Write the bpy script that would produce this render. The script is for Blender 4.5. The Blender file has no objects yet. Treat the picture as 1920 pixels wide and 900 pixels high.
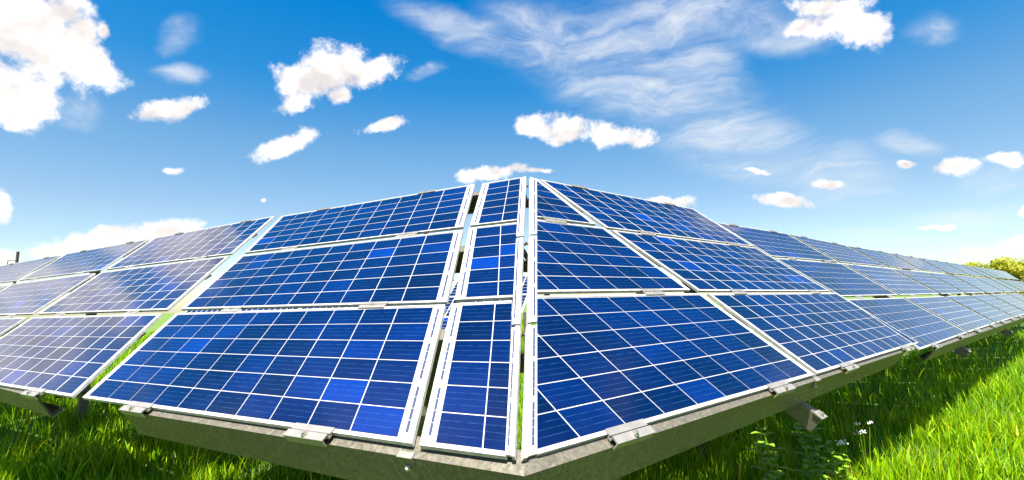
import bpy, bmesh, math, random
import numpy as np
from mathutils import Vector, Matrix

random.seed(7); rng = np.random.default_rng(7)
scene = bpy.context.scene
COL = scene.collection

# ------------------------------------------------------------------ camera
FOC = 900.0                                  # focal length in photo pixels (photo 1920 wide)
CAM_H = 1.50
def V(*a): return np.array(a, float)
def N(v): return v / np.linalg.norm(v)
def ray(x, y): return V(x - 960, y - 450, FOC)          # camera frame: x right, y down, z forward
dl_c = N(ray(-683, 612)); dr_c = N(ray(2073, 543))      # horizontal run of the left and right wing
up_c = N(np.cross(dl_c, dr_c)); up_c = up_c if up_c[1] < 0 else -up_c
zf = V(0, 0, 1); fy = N(zf - (zf @ up_c) * up_c); fx = np.cross(fy, up_c)
R_cw = np.array([fx, fy, up_c])              # camera frame -> world (x right, y ahead, z up)
CAM = V(0, 0, CAM_H)
cam_data = bpy.data.cameras.new('camera'); cam = bpy.data.objects.new('camera', cam_data); COL.objects.link(cam)
cam_data.sensor_width = 36; cam_data.lens = FOC / 1920 * 36
cam_data.clip_start = 0.05; cam_data.clip_end = 6000
xc, yc, zc = R_cw @ V(1, 0, 0), R_cw @ V(0, -1, 0), R_cw @ V(0, 0, -1)
cam.matrix_world = Matrix(((xc[0], yc[0], zc[0], 0), (xc[1], yc[1], zc[1], 0), (xc[2], yc[2], zc[2], CAM_H), (0, 0, 0, 1)))
scene.camera = cam

def wdir(x, y): return N(R_cw @ ray(x, y))

# ------------------------------------------------------------------ sun, sky, exposure
SUN_EL, SUN_AZ = math.radians(66), math.radians(-170)     # azimuth from +Y (ahead), positive to the right
sd = V(math.cos(SUN_EL) * math.sin(SUN_AZ), math.cos(SUN_EL) * math.cos(SUN_AZ), math.sin(SUN_EL))
sun_d = bpy.data.lights.new('sun', 'SUN'); sun = bpy.data.objects.new('sun', sun_d); COL.objects.link(sun)
sun_d.energy = 5.0; sun_d.angle = math.radians(0.5); sun_d.color = (1.0, 0.95, 0.86)
sun.rotation_euler = Vector(sd).to_track_quat('Z', 'Y').to_euler()
scene.view_settings.view_transform = 'Standard'; scene.view_settings.look = 'None'
scene.view_settings.exposure = 2.0; scene.view_settings.gamma = 1.0
scene.render.engine = 'CYCLES'

# helper for node graphs
class G:
    def __init__(s, tree): s.t = tree; s.n = tree.nodes; s.l = tree.links
    def new(s, typ, **kw):
        nd = s.n.new(typ)
        for k, v in kw.items(): setattr(nd, k, v)
        return nd
    def put(s, sock, v):
        if isinstance(v, bpy.types.NodeSocket): s.l.new(v, sock)
        elif v is not None: sock.default_value = v
    def math(s, op, a, b=None, c=None, clamp=False):
        nd = s.new('ShaderNodeMath', operation=op, use_clamp=clamp)
        for i, v in enumerate((a, b, c)): s.put(nd.inputs[i], v) if v is not None else None
        return nd.outputs[0]
    def vmath(s, op, a, b=None, out=0):
        nd = s.new('ShaderNodeVectorMath', operation=op)
        s.put(nd.inputs[0], a)
        if b is not None:
            if op == 'SCALE': s.put(nd.inputs['Scale'], b)
            else: s.put(nd.inputs[1], b)
        return nd.outputs[out]
    def mix(s, f, a, b, mode='MIX'):
        nd = s.new('ShaderNodeMix', data_type='RGBA', blend_type=mode)
        s.put(nd.inputs[0], f); s.put(nd.inputs[6], a); s.put(nd.inputs[7], b); return nd.outputs[2]
    def noise(s, vec, scale, detail=4, rough=.5, dist=0, out=0):
        nd = s.new('ShaderNodeTexNoise'); s.put(nd.inputs['Vector'], vec)
        nd.inputs['Scale'].default_value = scale; nd.inputs['Detail'].default_value = detail
        nd.inputs['Roughness'].default_value = rough; nd.inputs['Distortion'].default_value = dist
        return nd.outputs[out]
    def ramp(s, f, stops, interp='LINEAR'):
        nd = s.new('ShaderNodeValToRGB'); nd.color_ramp.interpolation = interp; s.put(nd.inputs[0], f)
        el = nd.color_ramp.elements
        while len(el) < len(stops): el.new(.5)
        for e, (p, c) in zip(el, stops):
            e.position = p; e.color = tuple(c) + (1,) if len(c) == 3 else c
        return nd.outputs[0]
    def smooth(s, v, a, b, lo=0., hi=1.):
        nd = s.new('ShaderNodeMapRange', interpolation_type='SMOOTHSTEP'); s.put(nd.inputs[0], v)
        for i, q in zip((1, 2, 3, 4), (a, b, lo, hi)): nd.inputs[i].default_value = q
        return nd.outputs[0]

world = bpy.data.worlds.new('World'); scene.world = world; world.use_nodes = True
g = G(world.node_tree); g.n.clear()
sky = g.new('ShaderNodeTexSky', sky_type='NISHITA', sun_disc=False, sun_elevation=SUN_EL, sun_rotation=SUN_AZ,
            air_density=1.0, dust_density=.6, ozone_density=2.2)
tc = g.new('ShaderNodeTexCoord'); D = g.vmath('NORMALIZE', tc.outputs['Generated'])
sep = g.new('ShaderNodeSeparateXYZ'); g.put(sep.inputs[0], D)
tint = g.ramp(g.math('MULTIPLY', sep.outputs[2], 1.0, clamp=True),
              [(0.0, (.92, .90, .78)), (.10, (.86, .87, .80)), (.19, (.72, .79, .78)), (.30, (.52, .78, .84)), (.42, (.12, .68, .94)), (.56, (0, .64, 1.03))])
skycol = g.mix(1.0, sky.outputs[0], tint, 'MULTIPLY')
skycol = g.vmath('SCALE', skycol, .545)

def blob_field(blobs):
    """largest of (1 - normalised distance) over ellipses lying on the sky sphere"""
    cur = None
    for (x, y, hw, hh, rot) in blobs:
        c = wdir(x, y); r = math.radians(rot)
        a = wdir(x + hw * math.cos(r), y + hw * math.sin(r)) - wdir(x - hw * math.cos(r), y - hw * math.sin(r))
        b = wdir(x + hh * math.sin(r), y - hh * math.cos(r)) - wdir(x - hh * math.sin(r), y + hh * math.cos(r))
        ra, rb = np.linalg.norm(a) / 2, np.linalg.norm(b) / 2
        ax = N(a - (a @ c) * c); bx = N(b - (b @ c) * c - (b @ ax) * ax); cx = np.cross(ax, bx)
        m = Matrix(((ax[0], bx[0], cx[0]), (ax[1], bx[1], cx[1]), (ax[2], bx[2], cx[2])))
        mp = g.new('ShaderNodeMapping', vector_type='TEXTURE'); g.put(mp.inputs[0], Dw)
        mp.inputs['Location'].default_value = tuple(c); mp.inputs['Rotation'].default_value = m.to_euler('XYZ')
        mp.inputs['Scale'].default_value = (ra, rb, 1.0)
        v = g.vmath('LENGTH', mp.outputs[0], out=1)
        cur = v if cur is None else g.math('SMOOTH_MIN', cur, v, .35)
    return g.math('SUBTRACT', 1.0, cur)

# cumulus in view: pixel-measured direction, plus unseen left blobs added for reflection; then the sky goes on with scattered cloud elsewhere
CUM = [(60, 20, 150, 62, 0), (110, 105, 115, 80, 10), (30, 165, 90, 75, 0), (175, 148, 72, 34, 5), 
       (20, 60, 90, 60, 0), (-200, 110, 130, 160, 0), (-390, 110, 170, 140, 0), (-570, 110, 150, 110, 0), (-240, 250, 110, 60, 0), (20, 212, 58, 34, 20), (150, 60, 50, 50, 0),  # blobs past the left edge are unseen, added for the left panels to reflect
       (190, 60, 22, 26, 25),
       (315, 208, 68, 27, -17), (535, 271, 76, 25, -20),
       (728, 234, 60, 15, -16), (635, 135, 78, 56, -5), (575, 160, 66, 42, 15), (560, 192, 45, 20, -20),
       (700, 140, 70, 34, -22), (640, 180, 30, 20, -10),
       (325, 326, 42, 11, -4), (2, 396, 26, 36, 0), (500, 376, 7, 6, 0),
       (1005, 232, 62, 27, 8), (1065, 243, 75, 30, 10), (1150, 259, 80, 28, 8),
       (930, 322, 84, 17, -5), (1015, 322, 34, 8, 0), (1255, 378, 62, 17, 4), (1595, 45, 90, 48, 15), (1560, 8, 100, 24, 0),
       (1500, 45, 52, 24, -10),
       (1795, 308, 62, 21, 0), (1872, 302, 48, 19, 10), (1693, 307, 20, 9, 0), (1475, 379, 66, 15, 8), (1413, 323, 34, 7, 5),
       (1757, 430, 50, 10, 0), (1850, 470, 70, 9, -3), (1910, 455, 50, 12, -8), (1555, 349, 36, 9, 10),
       (1925, 400, 14, 12, 0), (-30, 490, 130, 34, -6), (120, 462, 120, 28, -10), (230, 440, 90, 28, -14), (310, 428, 86, 24, -5)]
CIR = [(338, 60, 34, 44, 35), (150, 205, 50, 40, 20), (1748, 52, 60, 34, 0), (800, 136, 44, 16, -15), (335, 135, 50, 22, 0), (1230, 170, 190, 110, 35), (1360, 250, 150, 90, 30), (1330, 30, 230, 66, 5), (1090, 130, 200, 80, 30),
       (1560, 330, 130, 70, 10), (1700, 270, 70, 22, 5), (900, 70, 170, 40, 20), (1420, 310, 160, 50, 8), (1800, 410, 130, 24, -6),
       (1860, 340, 70, 30, 0), (1150, 90, 190, 70, 15), (1300, 110, 130, 70, 40), (1450, 270, 110, 60, 20), (1480, 60, 120, 50, 0), (1050, 60, 150, 30, 20), (1640, 440, 130, 18, 4),]
warp = g.noise(D, 9.0, 5, .55, out=1)
Dw = g.vmath('ADD', D, g.vmath('SCALE', g.vmath('SUBTRACT', warp, (.5, .5, .5)), .045))
F = blob_field(CUM)
n1 = g.noise(D, 19.0, 11, .64)
nn = g.math('MULTIPLY', g.math('SUBTRACT', n1, .5), 2.7)
dens = g.math('ADD', g.math('MULTIPLY', F, 1.25), nn)
ccov = g.smooth(dens, .02, .74)
# scattered cloud over the rest of the sky (outside the picture), the same kind
zpos = g.math('MAXIMUM', sep.outputs[2], .08)
flat = g.new('ShaderNodeCombineXYZ')
g.put(flat.inputs[0], g.math('DIVIDE', sep.outputs[0], zpos)); g.put(flat.inputs[1], g.math('DIVIDE', sep.outputs[1], zpos))
rest = g.noise(flat.outputs[0], 1.1, 7, .58)
outside = g.smooth(g.vmath('DOT_PRODUCT', D, tuple(wdir(960, 250)), out=1), .70, .35)   # 1 away from the framed sky
restc = g.math('MULTIPLY', g.smooth(rest, .50, .64), outside)
ccov = g.math('MAXIMUM', ccov, restc)
# shading of the clouds: slightly warm and grey in the thick parts and bases, white on the billows
nsh = g.noise(g.vmath('ADD', D, (0, 0, .022)), 12.0, 3, .5)
n1s = g.noise(D, 12.0, 3, .5)
rel = g.math('SUBTRACT', nsh, n1s)
shade = g.smooth(g.math('ADD', g.math('MULTIPLY', rel, 2.4), g.math('MULTIPLY', F, .35)), -.15, .62)
ccol = g.mix(shade, (3.6, 3.4, 3.2, 1), (2.15, 2.02, 2.02, 1))
ccol_low = g.mix(g.smooth(sep.outputs[2], .02, .22), (3.1, 2.75, 2.45, 1), ccol)
# cirrus
Dc = g.new('ShaderNodeMapping'); g.put(Dc.inputs[0], Dw); Dc.inputs['Rotation'].default_value = (0, math.radians(35), 0)
Dc.inputs['Scale'].default_value = (2.2, 3.0, 9.0)
wv = g.noise(D, 3.2, 3, .5, out=1)
cv = g.vmath('ADD', Dc.outputs[0], g.vmath('SCALE', wv, 1.0))
cn = g.noise(cv, 2.2, 10, .64, .35)
FC = blob_field(CIR)
cirr = g.math('MULTIPLY', g.smooth(cn, .34, .80), g.smooth(FC, -.25, .60))
cirr = g.math('ADD', cirr, g.math('MULTIPLY', g.smooth(FC, -.1, .9), .24))
cirr = g.math('MULTIPLY', cirr, .74, clamp=True)
c1 = g.mix(cirr, skycol, (2.4, 2.45, 2.52, 1))
c2 = g.mix(ccov, c1, ccol_low)
bg = g.new('ShaderNodeBackground'); g.put(bg.inputs[0], c2); bg.inputs[1].default_value = .10
wo = g.new('ShaderNodeOutputWorld'); g.l.new(bg.outputs[0], wo.inputs[0])
world.cycles.sampling_method = 'MANUAL'; world.cycles.sample_map_resolution = 512

# ------------------------------------------------------------------ materials
def new_mat(name):
    m = bpy.data.materials.new(name); m.use_nodes = True
    gg = G(m.node_tree); return m, gg, gg.n['Principled BSDF']
def simple(name, col, rough=.5, metal=0, noise=None, bump=0):
    m, q, p = new_mat(name)
    p.inputs['Base Color'].default_value = tuple(col) + (1,); p.inputs['Roughness'].default_value = rough; p.inputs['Metallic'].default_value = metal
    if noise:
        tcn = q.new('ShaderNodeTexCoord'); nz = q.noise(tcn.outputs['Object'], noise[0], 6, .6)
        dark = tuple(c * noise[1] for c in col) + (1,)
        q.put(p.inputs['Base Color'], q.mix(q.smooth(nz, .35, .65), dark, tuple(col) + (1,)))
        if bump:
            b = q.new('ShaderNodeBump'); b.inputs['Strength'].default_value = bump; b.inputs['Distance'].default_value = .01
            q.put(b.inputs['Height'], nz); q.put(p.inputs['Normal'], b.outputs[0])
    return m

def cell_material(name, tiled=False):
    m, q, p = new_mat(name)
    tcn = q.new('ShaderNodeTexCoord'); uv = q.new('ShaderNodeUVMap'); oi = q.new('ShaderNodeObjectInfo')
    s = q.new('ShaderNodeSeparateXYZ'); q.put(s.inputs[0], uv.outputs[0])
    # crystal grain
    vor = q.new('ShaderNodeTexVoronoi'); q.put(vor.inputs['Vector'], tcn.outputs['Object']); vor.inputs['Scale'].default_value = 55
    vor2 = q.new('ShaderNodeTexVoronoi'); q.put(vor2.inputs['Vector'], tcn.outputs['Object']); vor2.inputs['Scale'].default_value = 16
    grain = q.math('MULTIPLY_ADD', q.math('ADD', q.math('MULTIPLY', vor.outputs['Color'], .6), q.math('MULTIPLY', vor2.outputs['Color'], .4)), .30, .80)
    rnd = oi.outputs['Random']
    if tiled:
        wn = q.new('ShaderNodeTexWhiteNoise', noise_dimensions='2D')
        fl = q.vmath('FLOOR', uv.outputs[0]); q.put(wn.inputs['Vector'], fl); rnd = wn.outputs['Value']
    base = q.ramp(rnd, [(0, (.0001, .0042, .027)), (.4, (.0001, .0054, .040)), (.8, (.0001, .0064, .048)), (.965, (.0002, .0086, .066)), (.99, (.0002, .014, .115)), (1, (.0002, .020, .17))])
    base = q.vmath('SCALE', base, grain)
    big = q.noise(q.vmath('ADD', tcn.outputs['Object'], q.vmath('SCALE', oi.outputs['Location'], 1.0)), 1.7, 3, .5)
    base = q.vmath('SCALE', base, q.smooth(big, .3, .7, .72, 1.3))
    cl = q.noise(tcn.outputs['Object'], 3.0, 3, .5)
    base = q.mix(q.smooth(cl, .55, .75, 0, .30), base, (.004, .006, .045, 1))
    # two bus ribbons and fine fingers, printed on the cell
    v = q.math('FRACT', s.outputs[1]); u = s.outputs[0]
    d1 = q.math('MINIMUM', q.math('ABSOLUTE', q.math('SUBTRACT', v, .27)), q.math('ABSOLUTE', q.math('SUBTRACT', v, .73)))
    d1 = q.math('MINIMUM', d1, q.math('ABSOLUTE', q.math('SUBTRACT', v, .5)))
    rib = q.smooth(d1, .016, .006)
    brk = q.noise(q.vmath('MULTIPLY', uv.outputs[0], (2.3, 9.0, 1)), 2.0, 4, .6)
    rib = q.math('MULTIPLY', rib, q.smooth(brk, .38, .68, .12, .75))
    fn = q.math('ABSOLUTE', q.math('SUBTRACT', q.math('FRACT', q.math('MULTIPLY', v, 22)), .5))
    fing = q.math('MULTIPLY', q.smooth(fn, .38, .48), .10)
    col = q.mix(q.math('MAXIMUM', rib, fing), base, (.018, .05, .13, 1))
    # dust film
    dst = q.noise(tcn.outputs['Object'], 1.2, 6, .65)
    col = q.mix(q.smooth(dst, .35, .85, .0, .005), col, (.25, .22, .26, 1))
    q.put(p.inputs['Base Color'], col)
    p.inputs['Roughness'].default_value = .10; p.inputs['IOR'].default_value = 1.45
    p.inputs['Specular IOR Level'].default_value = .42
    p.inputs['Coat Weight'].default_value = .04; p.inputs['Coat Roughness'].default_value = .05
    return m
M = {}
M['cell'] = cell_material('blue_silicon_cell'); M['cell_tiled'] = cell_material('blue_silicon_cells_far', True)
M['sheet'] = simple('white_backsheet', (.37, .37, .385), .25, 0, (6, .8))
M['alu'] = simple('white_aluminium', (.40, .39, .375), .38, .0, (22, .72))
M['clamp'] = simple('clamp_aluminium', (.30, .28, .25), .38, .5, (14, .85))
M['bolt'] = simple('bolt_steel', (.55, .50, .42), .3, .8, (120, .6))
M['busbar'] = simple('grey_busbar', (.028, .035, .075), .4)
M['plastic'] = simple('black_rubber', (.012, .012, .012), .6)
M['bark'] = simple('bark', (.11, .085, .06), .9, 0, (8, .5), .5)
M['pole'] = simple('dark_pole_wood', (.03, .028, .03), .8, 0, (8, .5))
M['flower'] = simple('white_petals', (.75, .68, .64), .6)
M['weed'] = None

def galv():
    m, q, p = new_mat('galvanised_steel')
    tcn = q.new('ShaderNodeTexCoord'); P = tcn.outputs['Object']
    vor = q.new('ShaderNodeTexVoronoi'); q.put(vor.inputs['Vector'], q.vmath('ADD', P, q.vmath('SCALE', q.noise(P, 20, 3, .6, out=1), .05))); vor.inputs['Scale'].default_value = 75
    sp = q.new('ShaderNodeSeparateColor'); q.put(sp.inputs[0], vor.outputs['Color'])
    base = q.ramp(sp.outputs[0], [(0, (.125, .110, .085)), (.5, (.140, .123, .096)), (1, (.18, .16, .125))])
    st = q.new('ShaderNodeMapping'); q.put(st.inputs[0], P); st.inputs['Scale'].default_value = (30, 30, 2.0); st.inputs['Rotation'].default_value = (0.15, .2, 0)
    sn = q.noise(st.outputs[0], 2.2, 7, .65)
    base = q.mix(q.smooth(sn, .38, .60, .45, .0), base, (.075, .072, .042, 1))
    rs = q.noise(P, 7, 8, .75)
    base = q.mix(q.smooth(rs, .66, .74, 0, .35), base, (.12, .06, .025, 1))
    q.put(p.inputs['Base Color'], base); p.inputs['Metallic'].default_value = .45
    q.put(p.inputs['Roughness'], q.smooth(sp.outputs[1], 0, 1, .36, .6))
    b = q.new('ShaderNodeBump'); b.inputs['Strength'].default_value = .12; b.inputs['Distance'].default_value = .002
    q.put(b.inputs['Height'], sn); q.put(p.inputs['Normal'], b.outputs[0])
    return m
M['galv'] = galv()

def leaf_mat(name, stops, attr=True, trans=.34):
    m, q, p = new_mat(name)
    if attr:
        at = q.new('ShaderNodeAttribute'); at.attribute_name = 'tone'; f = at.outputs['Fac']
    else:
        tcn = q.new('ShaderNodeTexCoord'); f = q.noise(tcn.outputs['Object'], 30, 4, .6)
    col = q.ramp(f, stops)
    q.put(p.inputs['Base Color'], col); p.inputs['Roughness'].default_value = .45; p.inputs['Specular IOR Level'].default_value = .18
    tr = q.new('ShaderNodeBsdfTranslucent'); q.put(tr.inputs[0], q.mix(1.0, col, (1.6, 1.25, .5, 1), 'MULTIPLY'))
    mx = q.new('ShaderNodeMixShader'); mx.inputs[0].default_value = trans
    q.l.new(p.outputs[0], mx.inputs[1]); q.l.new(tr.outputs[0], mx.inputs[2]); q.l.new(mx.outputs[0], q.n['Material Output'].inputs[0])
    return m
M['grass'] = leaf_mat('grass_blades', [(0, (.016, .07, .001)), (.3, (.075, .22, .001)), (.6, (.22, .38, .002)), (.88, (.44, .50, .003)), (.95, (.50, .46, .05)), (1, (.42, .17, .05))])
M['weed'] = leaf_mat('weed_leaves', [(0.3, (.08, .20, .006)), (.7, (.22, .36, .02))], False)
M['tree'] = leaf_mat('tree_leaves', [(0, (.13, .18, .012)), (.5, (.28, .32, .03)), (1, (.42, .43, .06))])

def ground_mat():
    m, q, p = new_mat('meadow_ground')
    tcn = q.new('ShaderNodeTexCoord'); P = tcn.outputs['Object']
    a = q.noise(P, 22, 8, .75); b2 = q.noise(P, .5, 4, .6)
    c = q.ramp(a, [(.25, (.006, .013, .002)), (.5, (.03, .07, .003)), (.75, (.12, .21, .008))])
    q.put(p.inputs['Base Color'], q.mix(q.smooth(b2, .3, .7, 0, .4), c, (.16, .27, .012, 1)))
    p.inputs['Roughness'].default_value = .9
    b = q.new('ShaderNodeBump'); b.inputs['Strength'].default_value = .8; b.inputs['Distance'].default_value = .05
    q.put(b.inputs['Height'], a); q.put(p.inputs['Normal'], b.outputs[0]); return m
M['ground'] = ground_mat()

# ------------------------------------------------------------------ object helpers
def tag(o, label=None, cat=None, group=None, kind=None):
    if label: o['label'] = label
    if cat: o['category'] = cat
    if group: o['group'] = group
    if kind: o['kind'] = kind
    return o
def thing(name, loc, label, cat, group=None):
    o = bpy.data.objects.new(name, None); o.empty_display_size = .1; COL.objects.link(o)
    o.location = tuple(loc); return tag(o, label, cat, group)
def mesh_obj(name, verts, faces, mat, parent=None, origin=None, uvs=None, smooth=False):
    me = bpy.data.meshes.new(name)
    org = V(*origin) if origin is not None else (V(0, 0, 0))
    me.from_pydata([tuple(V(*v) - org) for v in verts], [], faces)
    me.materials.append(mat)
    if uvs is not None:
        ul = me.uv_layers.new(name='UVMap')
        for lp in me.loops: ul.data[lp.index].uv = uvs[lp.vertex_index]
    if smooth: me.polygons.foreach_set('use_smooth', [True] * len(me.polygons))
    o = bpy.data.objects.new(name, me); COL.objects.link(o)
    if parent is not None:
        o.parent = parent
        base = V(*parent_world(parent)); o.location = tuple(org - base)
    else: o.location = tuple(org)
    return o
def parent_world(p):
    l = Vector(p.location)
    while p.parent: p = p.parent; l = l + Vector(p.location)
    return tuple(l)
class MB:
    def __init__(s): s.v = []; s.f = []; s.uv = []
    def prism(s, poly, n, top, bot, uv=None):
        """convex polygon (3D points in a plane, any winding) extruded along n from offset bot to top"""
        k = len(poly); b = len(s.v)
        c = sum(poly) / k; nn = np.zeros(3)
        for i in range(k): nn += np.cross(poly[i] - c, poly[(i + 1) % k] - c)
        if nn @ n < 0:
            poly = poly[::-1]; uv = uv[::-1] if uv is not None else None
        for p in poly: s.v.append(p + n * top)
        for p in poly: s.v.append(p + n * bot)
        s.uv += (list(uv) if uv is not None else [(0, 0)] * k) * 2
        s.f.append(list(range(b, b + k))); s.f.append(list(range(b + 2 * k - 1, b + k - 1, -1)))
        for i in range(k): j = (i + 1) % k; s.f.append([b + i, b + k + i, b + k + j, b + j])
    def box(s, c, ax, ay, az):
        s.prism([c - ax - ay, c + ax - ay, c + ax + ay, c - ax + ay], N(az), np.linalg.norm(az), -np.linalg.norm(az))
    def sweep(s, prof, A, B, e1, e2):
        """closed 2D profile swept from A to B; profile coords along e1, e2"""
        k = len(prof); b = len(s.v)
        for P in (A, B):
            for (x, y) in prof: s.v.append(P + e1 * x + e2 * y)
        s.uv += [(0, 0)] * (2 * k)
        for i in range(k): j = (i + 1) % k; s.f.append([b + i, b + j, b + k + j, b + k + i])
        s.f.append(list(range(b + k - 1, b - 1, -1))); s.f.append(list(range(b + k, b + 2 * k)))
    def tube(s, A, B, ra, rb=None, seg=8):
        rb = ra if rb is None else rb; d = N(B - A)
        e1 = N(np.cross(d, V(.3, .2, .93) if abs(d[2]) < .9 else V(1, 0, 0))); e2 = np.cross(d, e1); b = len(s.v)
        for P, r in ((A, ra), (B, rb)):
            for i in range(seg):
                t = 2 * math.pi * i / seg; s.v.append(P + (e1 * math.cos(t) + e2 * math.sin(t)) * r)
        s.uv += [(0, 0)] * (2 * seg)
        for i in range(seg): j = (i + 1) % seg; s.f.append([b + i, b + j, b + seg + j, b + seg + i])
        s.f.append(list(range(b + seg - 1, b - 1, -1))); s.f.append(list(range(b + seg, b + 2 * seg)))
    def build(s, name, mat, parent=None, origin=None, smooth=False):
        return mesh_obj(name, s.v, s.f, mat, parent, origin if origin is not None else (parent_world(parent) if parent else (0, 0, 0)), s.uv, smooth)

# ------------------------------------------------------------------ the two wing planes
S = 1.60                                                  # distance to the near corner: panels come out about 2.5 m wide
ds_c = N(ray(1000, 0))                                    # direction of the seam (corner ridge)
nl_c = N(np.cross(dl_c, ds_c)); nr_c = N(np.cross(ds_c, dr_c))
NL, NR = R_cw @ nl_c, R_cw @ nr_c
NL = NL if NL[2] > 0 else -NL; NR = NR if NR[2] > 0 else -NR
P0 = CAM + wdir(973, 860) * S
class Plane:
    def __init__(s, n, p): s.n = n; s.p = p
    def at(s, x, y, off=0.0):
        r = R_cw @ ray(x, y); return CAM + r * ((s.n @ (s.p + s.n * off - CAM)) / (s.n @ r))
PL, PR = Plane(NL, P0), Plane(NR, P0)
DL, DR = R_cw @ dl_c, R_cw @ dr_c
def pix(P):
    c = R_cw.T @ (P - CAM); return (960 + FOC * c[0] / c[2], 450 + FOC * c[1] / c[2])

def clip(poly, uv, a, b, n, keep):
    """Sutherland-Hodgman against the line a-b inside the plane with normal n; keep = a point on the kept side"""
    side = np.cross(b - a, n); sg = 1 if side @ (keep - a) > 0 else -1
    out, ou = [], []
    for i in range(len(poly)):
        p, q = poly[i], poly[(i + 1) % len(poly)]; up_, uq = V(*uv[i]), V(*uv[(i + 1) % len(poly)])
        dp, dq = sg * (side @ (p - a)), sg * (side @ (q - a))
        if dp >= 0: out.append(p); ou.append(tuple(up_))
        if dp * dq < 0:
            t = dp / (dp - dq); out.append(p + (q - p) * t); ou.append(tuple(up_ + (uq - up_) * t))
    return (out, ou) if len(out) > 2 else (None, None)

PANEL_GROUP = 'blue solar panels mounted in three rows'
def solar_panel(pl, TL, TR, BR, BL, label, cut=None, single=True, ml=.014, mr=.015, mt=.020, mb=.022, dash=(False, True), name='solar_module', group=PANEL_GROUP, root=None, fine=True, wide_lines=False):
    n = pl.n
    P = lambda s, t: (TL * (1 - s) + TR * s) * (1 - t) + (BL * (1 - s) + BR * s) * t
    def quad(s0, t0, s1, t1, u=None):
        poly = [P(s0, t0), P(s1, t0), P(s1, t1), P(s0, t1)]
        uv = [(0, 1), (1, 1), (1, 0), (0, 0)] if u is None else u
        if cut is not None:
            return clip(poly, uv, cut[0], cut[1], n, cut[2])
        return poly, uv
    ctr = P(.5, .5); q, _ = quad(0, 0, 1, 1); org = sum(q) / len(q)
    if root is None:
        root = thing(name, org, label, 'solar panel', group); par = root
    else: par = root
    fs, ft = .0065, .0145
    fb = MB()
    for (a0, b0, a1, b1) in ((0, 0, 1, ft), (0, 1 - ft, 1, 1), (0, ft, fs, 1 - ft), (1 - fs, ft, 1, 1 - ft)):
        qq, uu = quad(a0, b0, a1, b1)
        if qq: fb.prism(qq, n, .004, -.014)
    fr = fb.build('frame', M['alu'], par)
    sb = MB(); qq, uu = quad(fs * .9, ft * .9, 1 - fs * .9, 1 - ft * .9); sb.prism(qq, n, 0, -.006); sb.build('backsheet', M['sheet'], par)
    cs, ct = (1 - ml - mr) / 10, (1 - mt - mb) / 6
    gs, gt = (.0013, .0027) if single else (.0062, .0042)
    if wide_lines: gs = .0034
    gt += .0026 * max(0., min(1., ((TL + TR + BL + BR)[2] / 4 - .9) / 1.2))
    joined = MB()
    for j in range(6):
        for i in range(10):
            s0, t0 = ml + i * cs + gs, mt + j * ct + gt; s1, t1 = ml + (i + 1) * cs - gs, mt + (j + 1) * ct - gt
            if single:
                qq, uu = quad(s0, t0, s1, t1)
                if not qq: continue
                c = MB(); c.prism(qq, n, .0016, 0.0004, uu); c.build('cell', M['cell'], par, origin=sum(qq) / len(qq))
            else:
                e = .001
                u4 = [(i + e, j + 1 - e), (i + 1 - e, j + 1 - e), (i + 1 - e, j + e), (i + e, j + e)]
                qq, uu = quad(s0, t0, s1, t1, u4)
                if qq: joined.prism(qq, n, .0016, 0.0004, uu)
    if not single:
        o = joined.build('cell', M['cell_tiled'], par); o['kind'] = 'stuff'
    if fine:
        db = MB()
        for end, on in enumerate(dash):
            if not on: continue
            sA, sB = (1 - mr * .62, 1 - mr * .44) if end else (ml * .44, ml * .62)
            for k in range(3):
                t0 = mt + (1 - mt - mb) * (k / 3 + .02); t1 = mt + (1 - mt - mb) * ((k + 1) / 3 - .03)
                for m_ in range(4):
                    ta = t0 + (t1 - t0) * m_ / 4; tb = t0 + (t1 - t0) * (m_ + .93) / 4
                    qq, uu = quad(sA, ta, sB, tb)
                    if qq: db.prism(qq, n, .0014, .0004)
        if db.v: db.build('busbar', M['busbar'], par)['kind'] = 'stuff'
    return root, P

# --- image measurements -> points in the wing planes.  Each column: list per row of (TL, TR, BR, BL)
L = lambda x, y: PL.at(x, y)
Rr = lambda x, y: PR.at(x, y)
ROWN = ('top', 'middle', 'bottom')
COLS = {}
COLS['L1'] = [((528, 406), (890, 346), (868, 426), (459, 474)), ((453, 480), (868, 432), (838, 567), (340, 580)), ((331, 588), (835, 572), (773, 833), (155, 746))]
def along(p, q, x): return (x, p[1] + (q[1] - p[1]) * (x - p[0]) / (q[0] - p[0]))
def meet(line, k, vx=980):   # image line through two points with the column line x = vx + k*y
    (x0, y0), (x1, y1) = line; m = (y1 - y0) / (x1 - x0); y = (y0 + m * (vx - x0)) / (1 - m * k); return (vx + k * y, y)
LL = dict(Tt=((0, 499), (513, 406)), Tb=((0, 530), (432, 476)), Mt=((0, 536), (430, 480)), Mb=((0, 590.5), (315, 581)), Bt=((0, 597), (303, 589)), Bb=((0, 722), (135, 744)))
def leftcol(kl, kr):
    f = lambda n_, k: meet(LL[n_], k)
    return [(f('Tt', kl), f('Tt', kr), f('Tb', kr), f('Tb', kl)), (f('Mt', kl), f('Mt', kr), f('Mb', kr), f('Mb', kl)), (f('Bt', kl), f('Bt', kr), f('Bb', kr), f('Bb', kl))]
COLS['L2'] = leftcol(-1.544, -1.146); COLS['L2'][2] = (COLS['L2'][2][0], (303, 589), (135, 744), COLS['L2'][2][3])
COLS['L3'] = leftcol(-1.795, -1.562); COLS['L4'] = leftcol(-1.968, -1.810)

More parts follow.
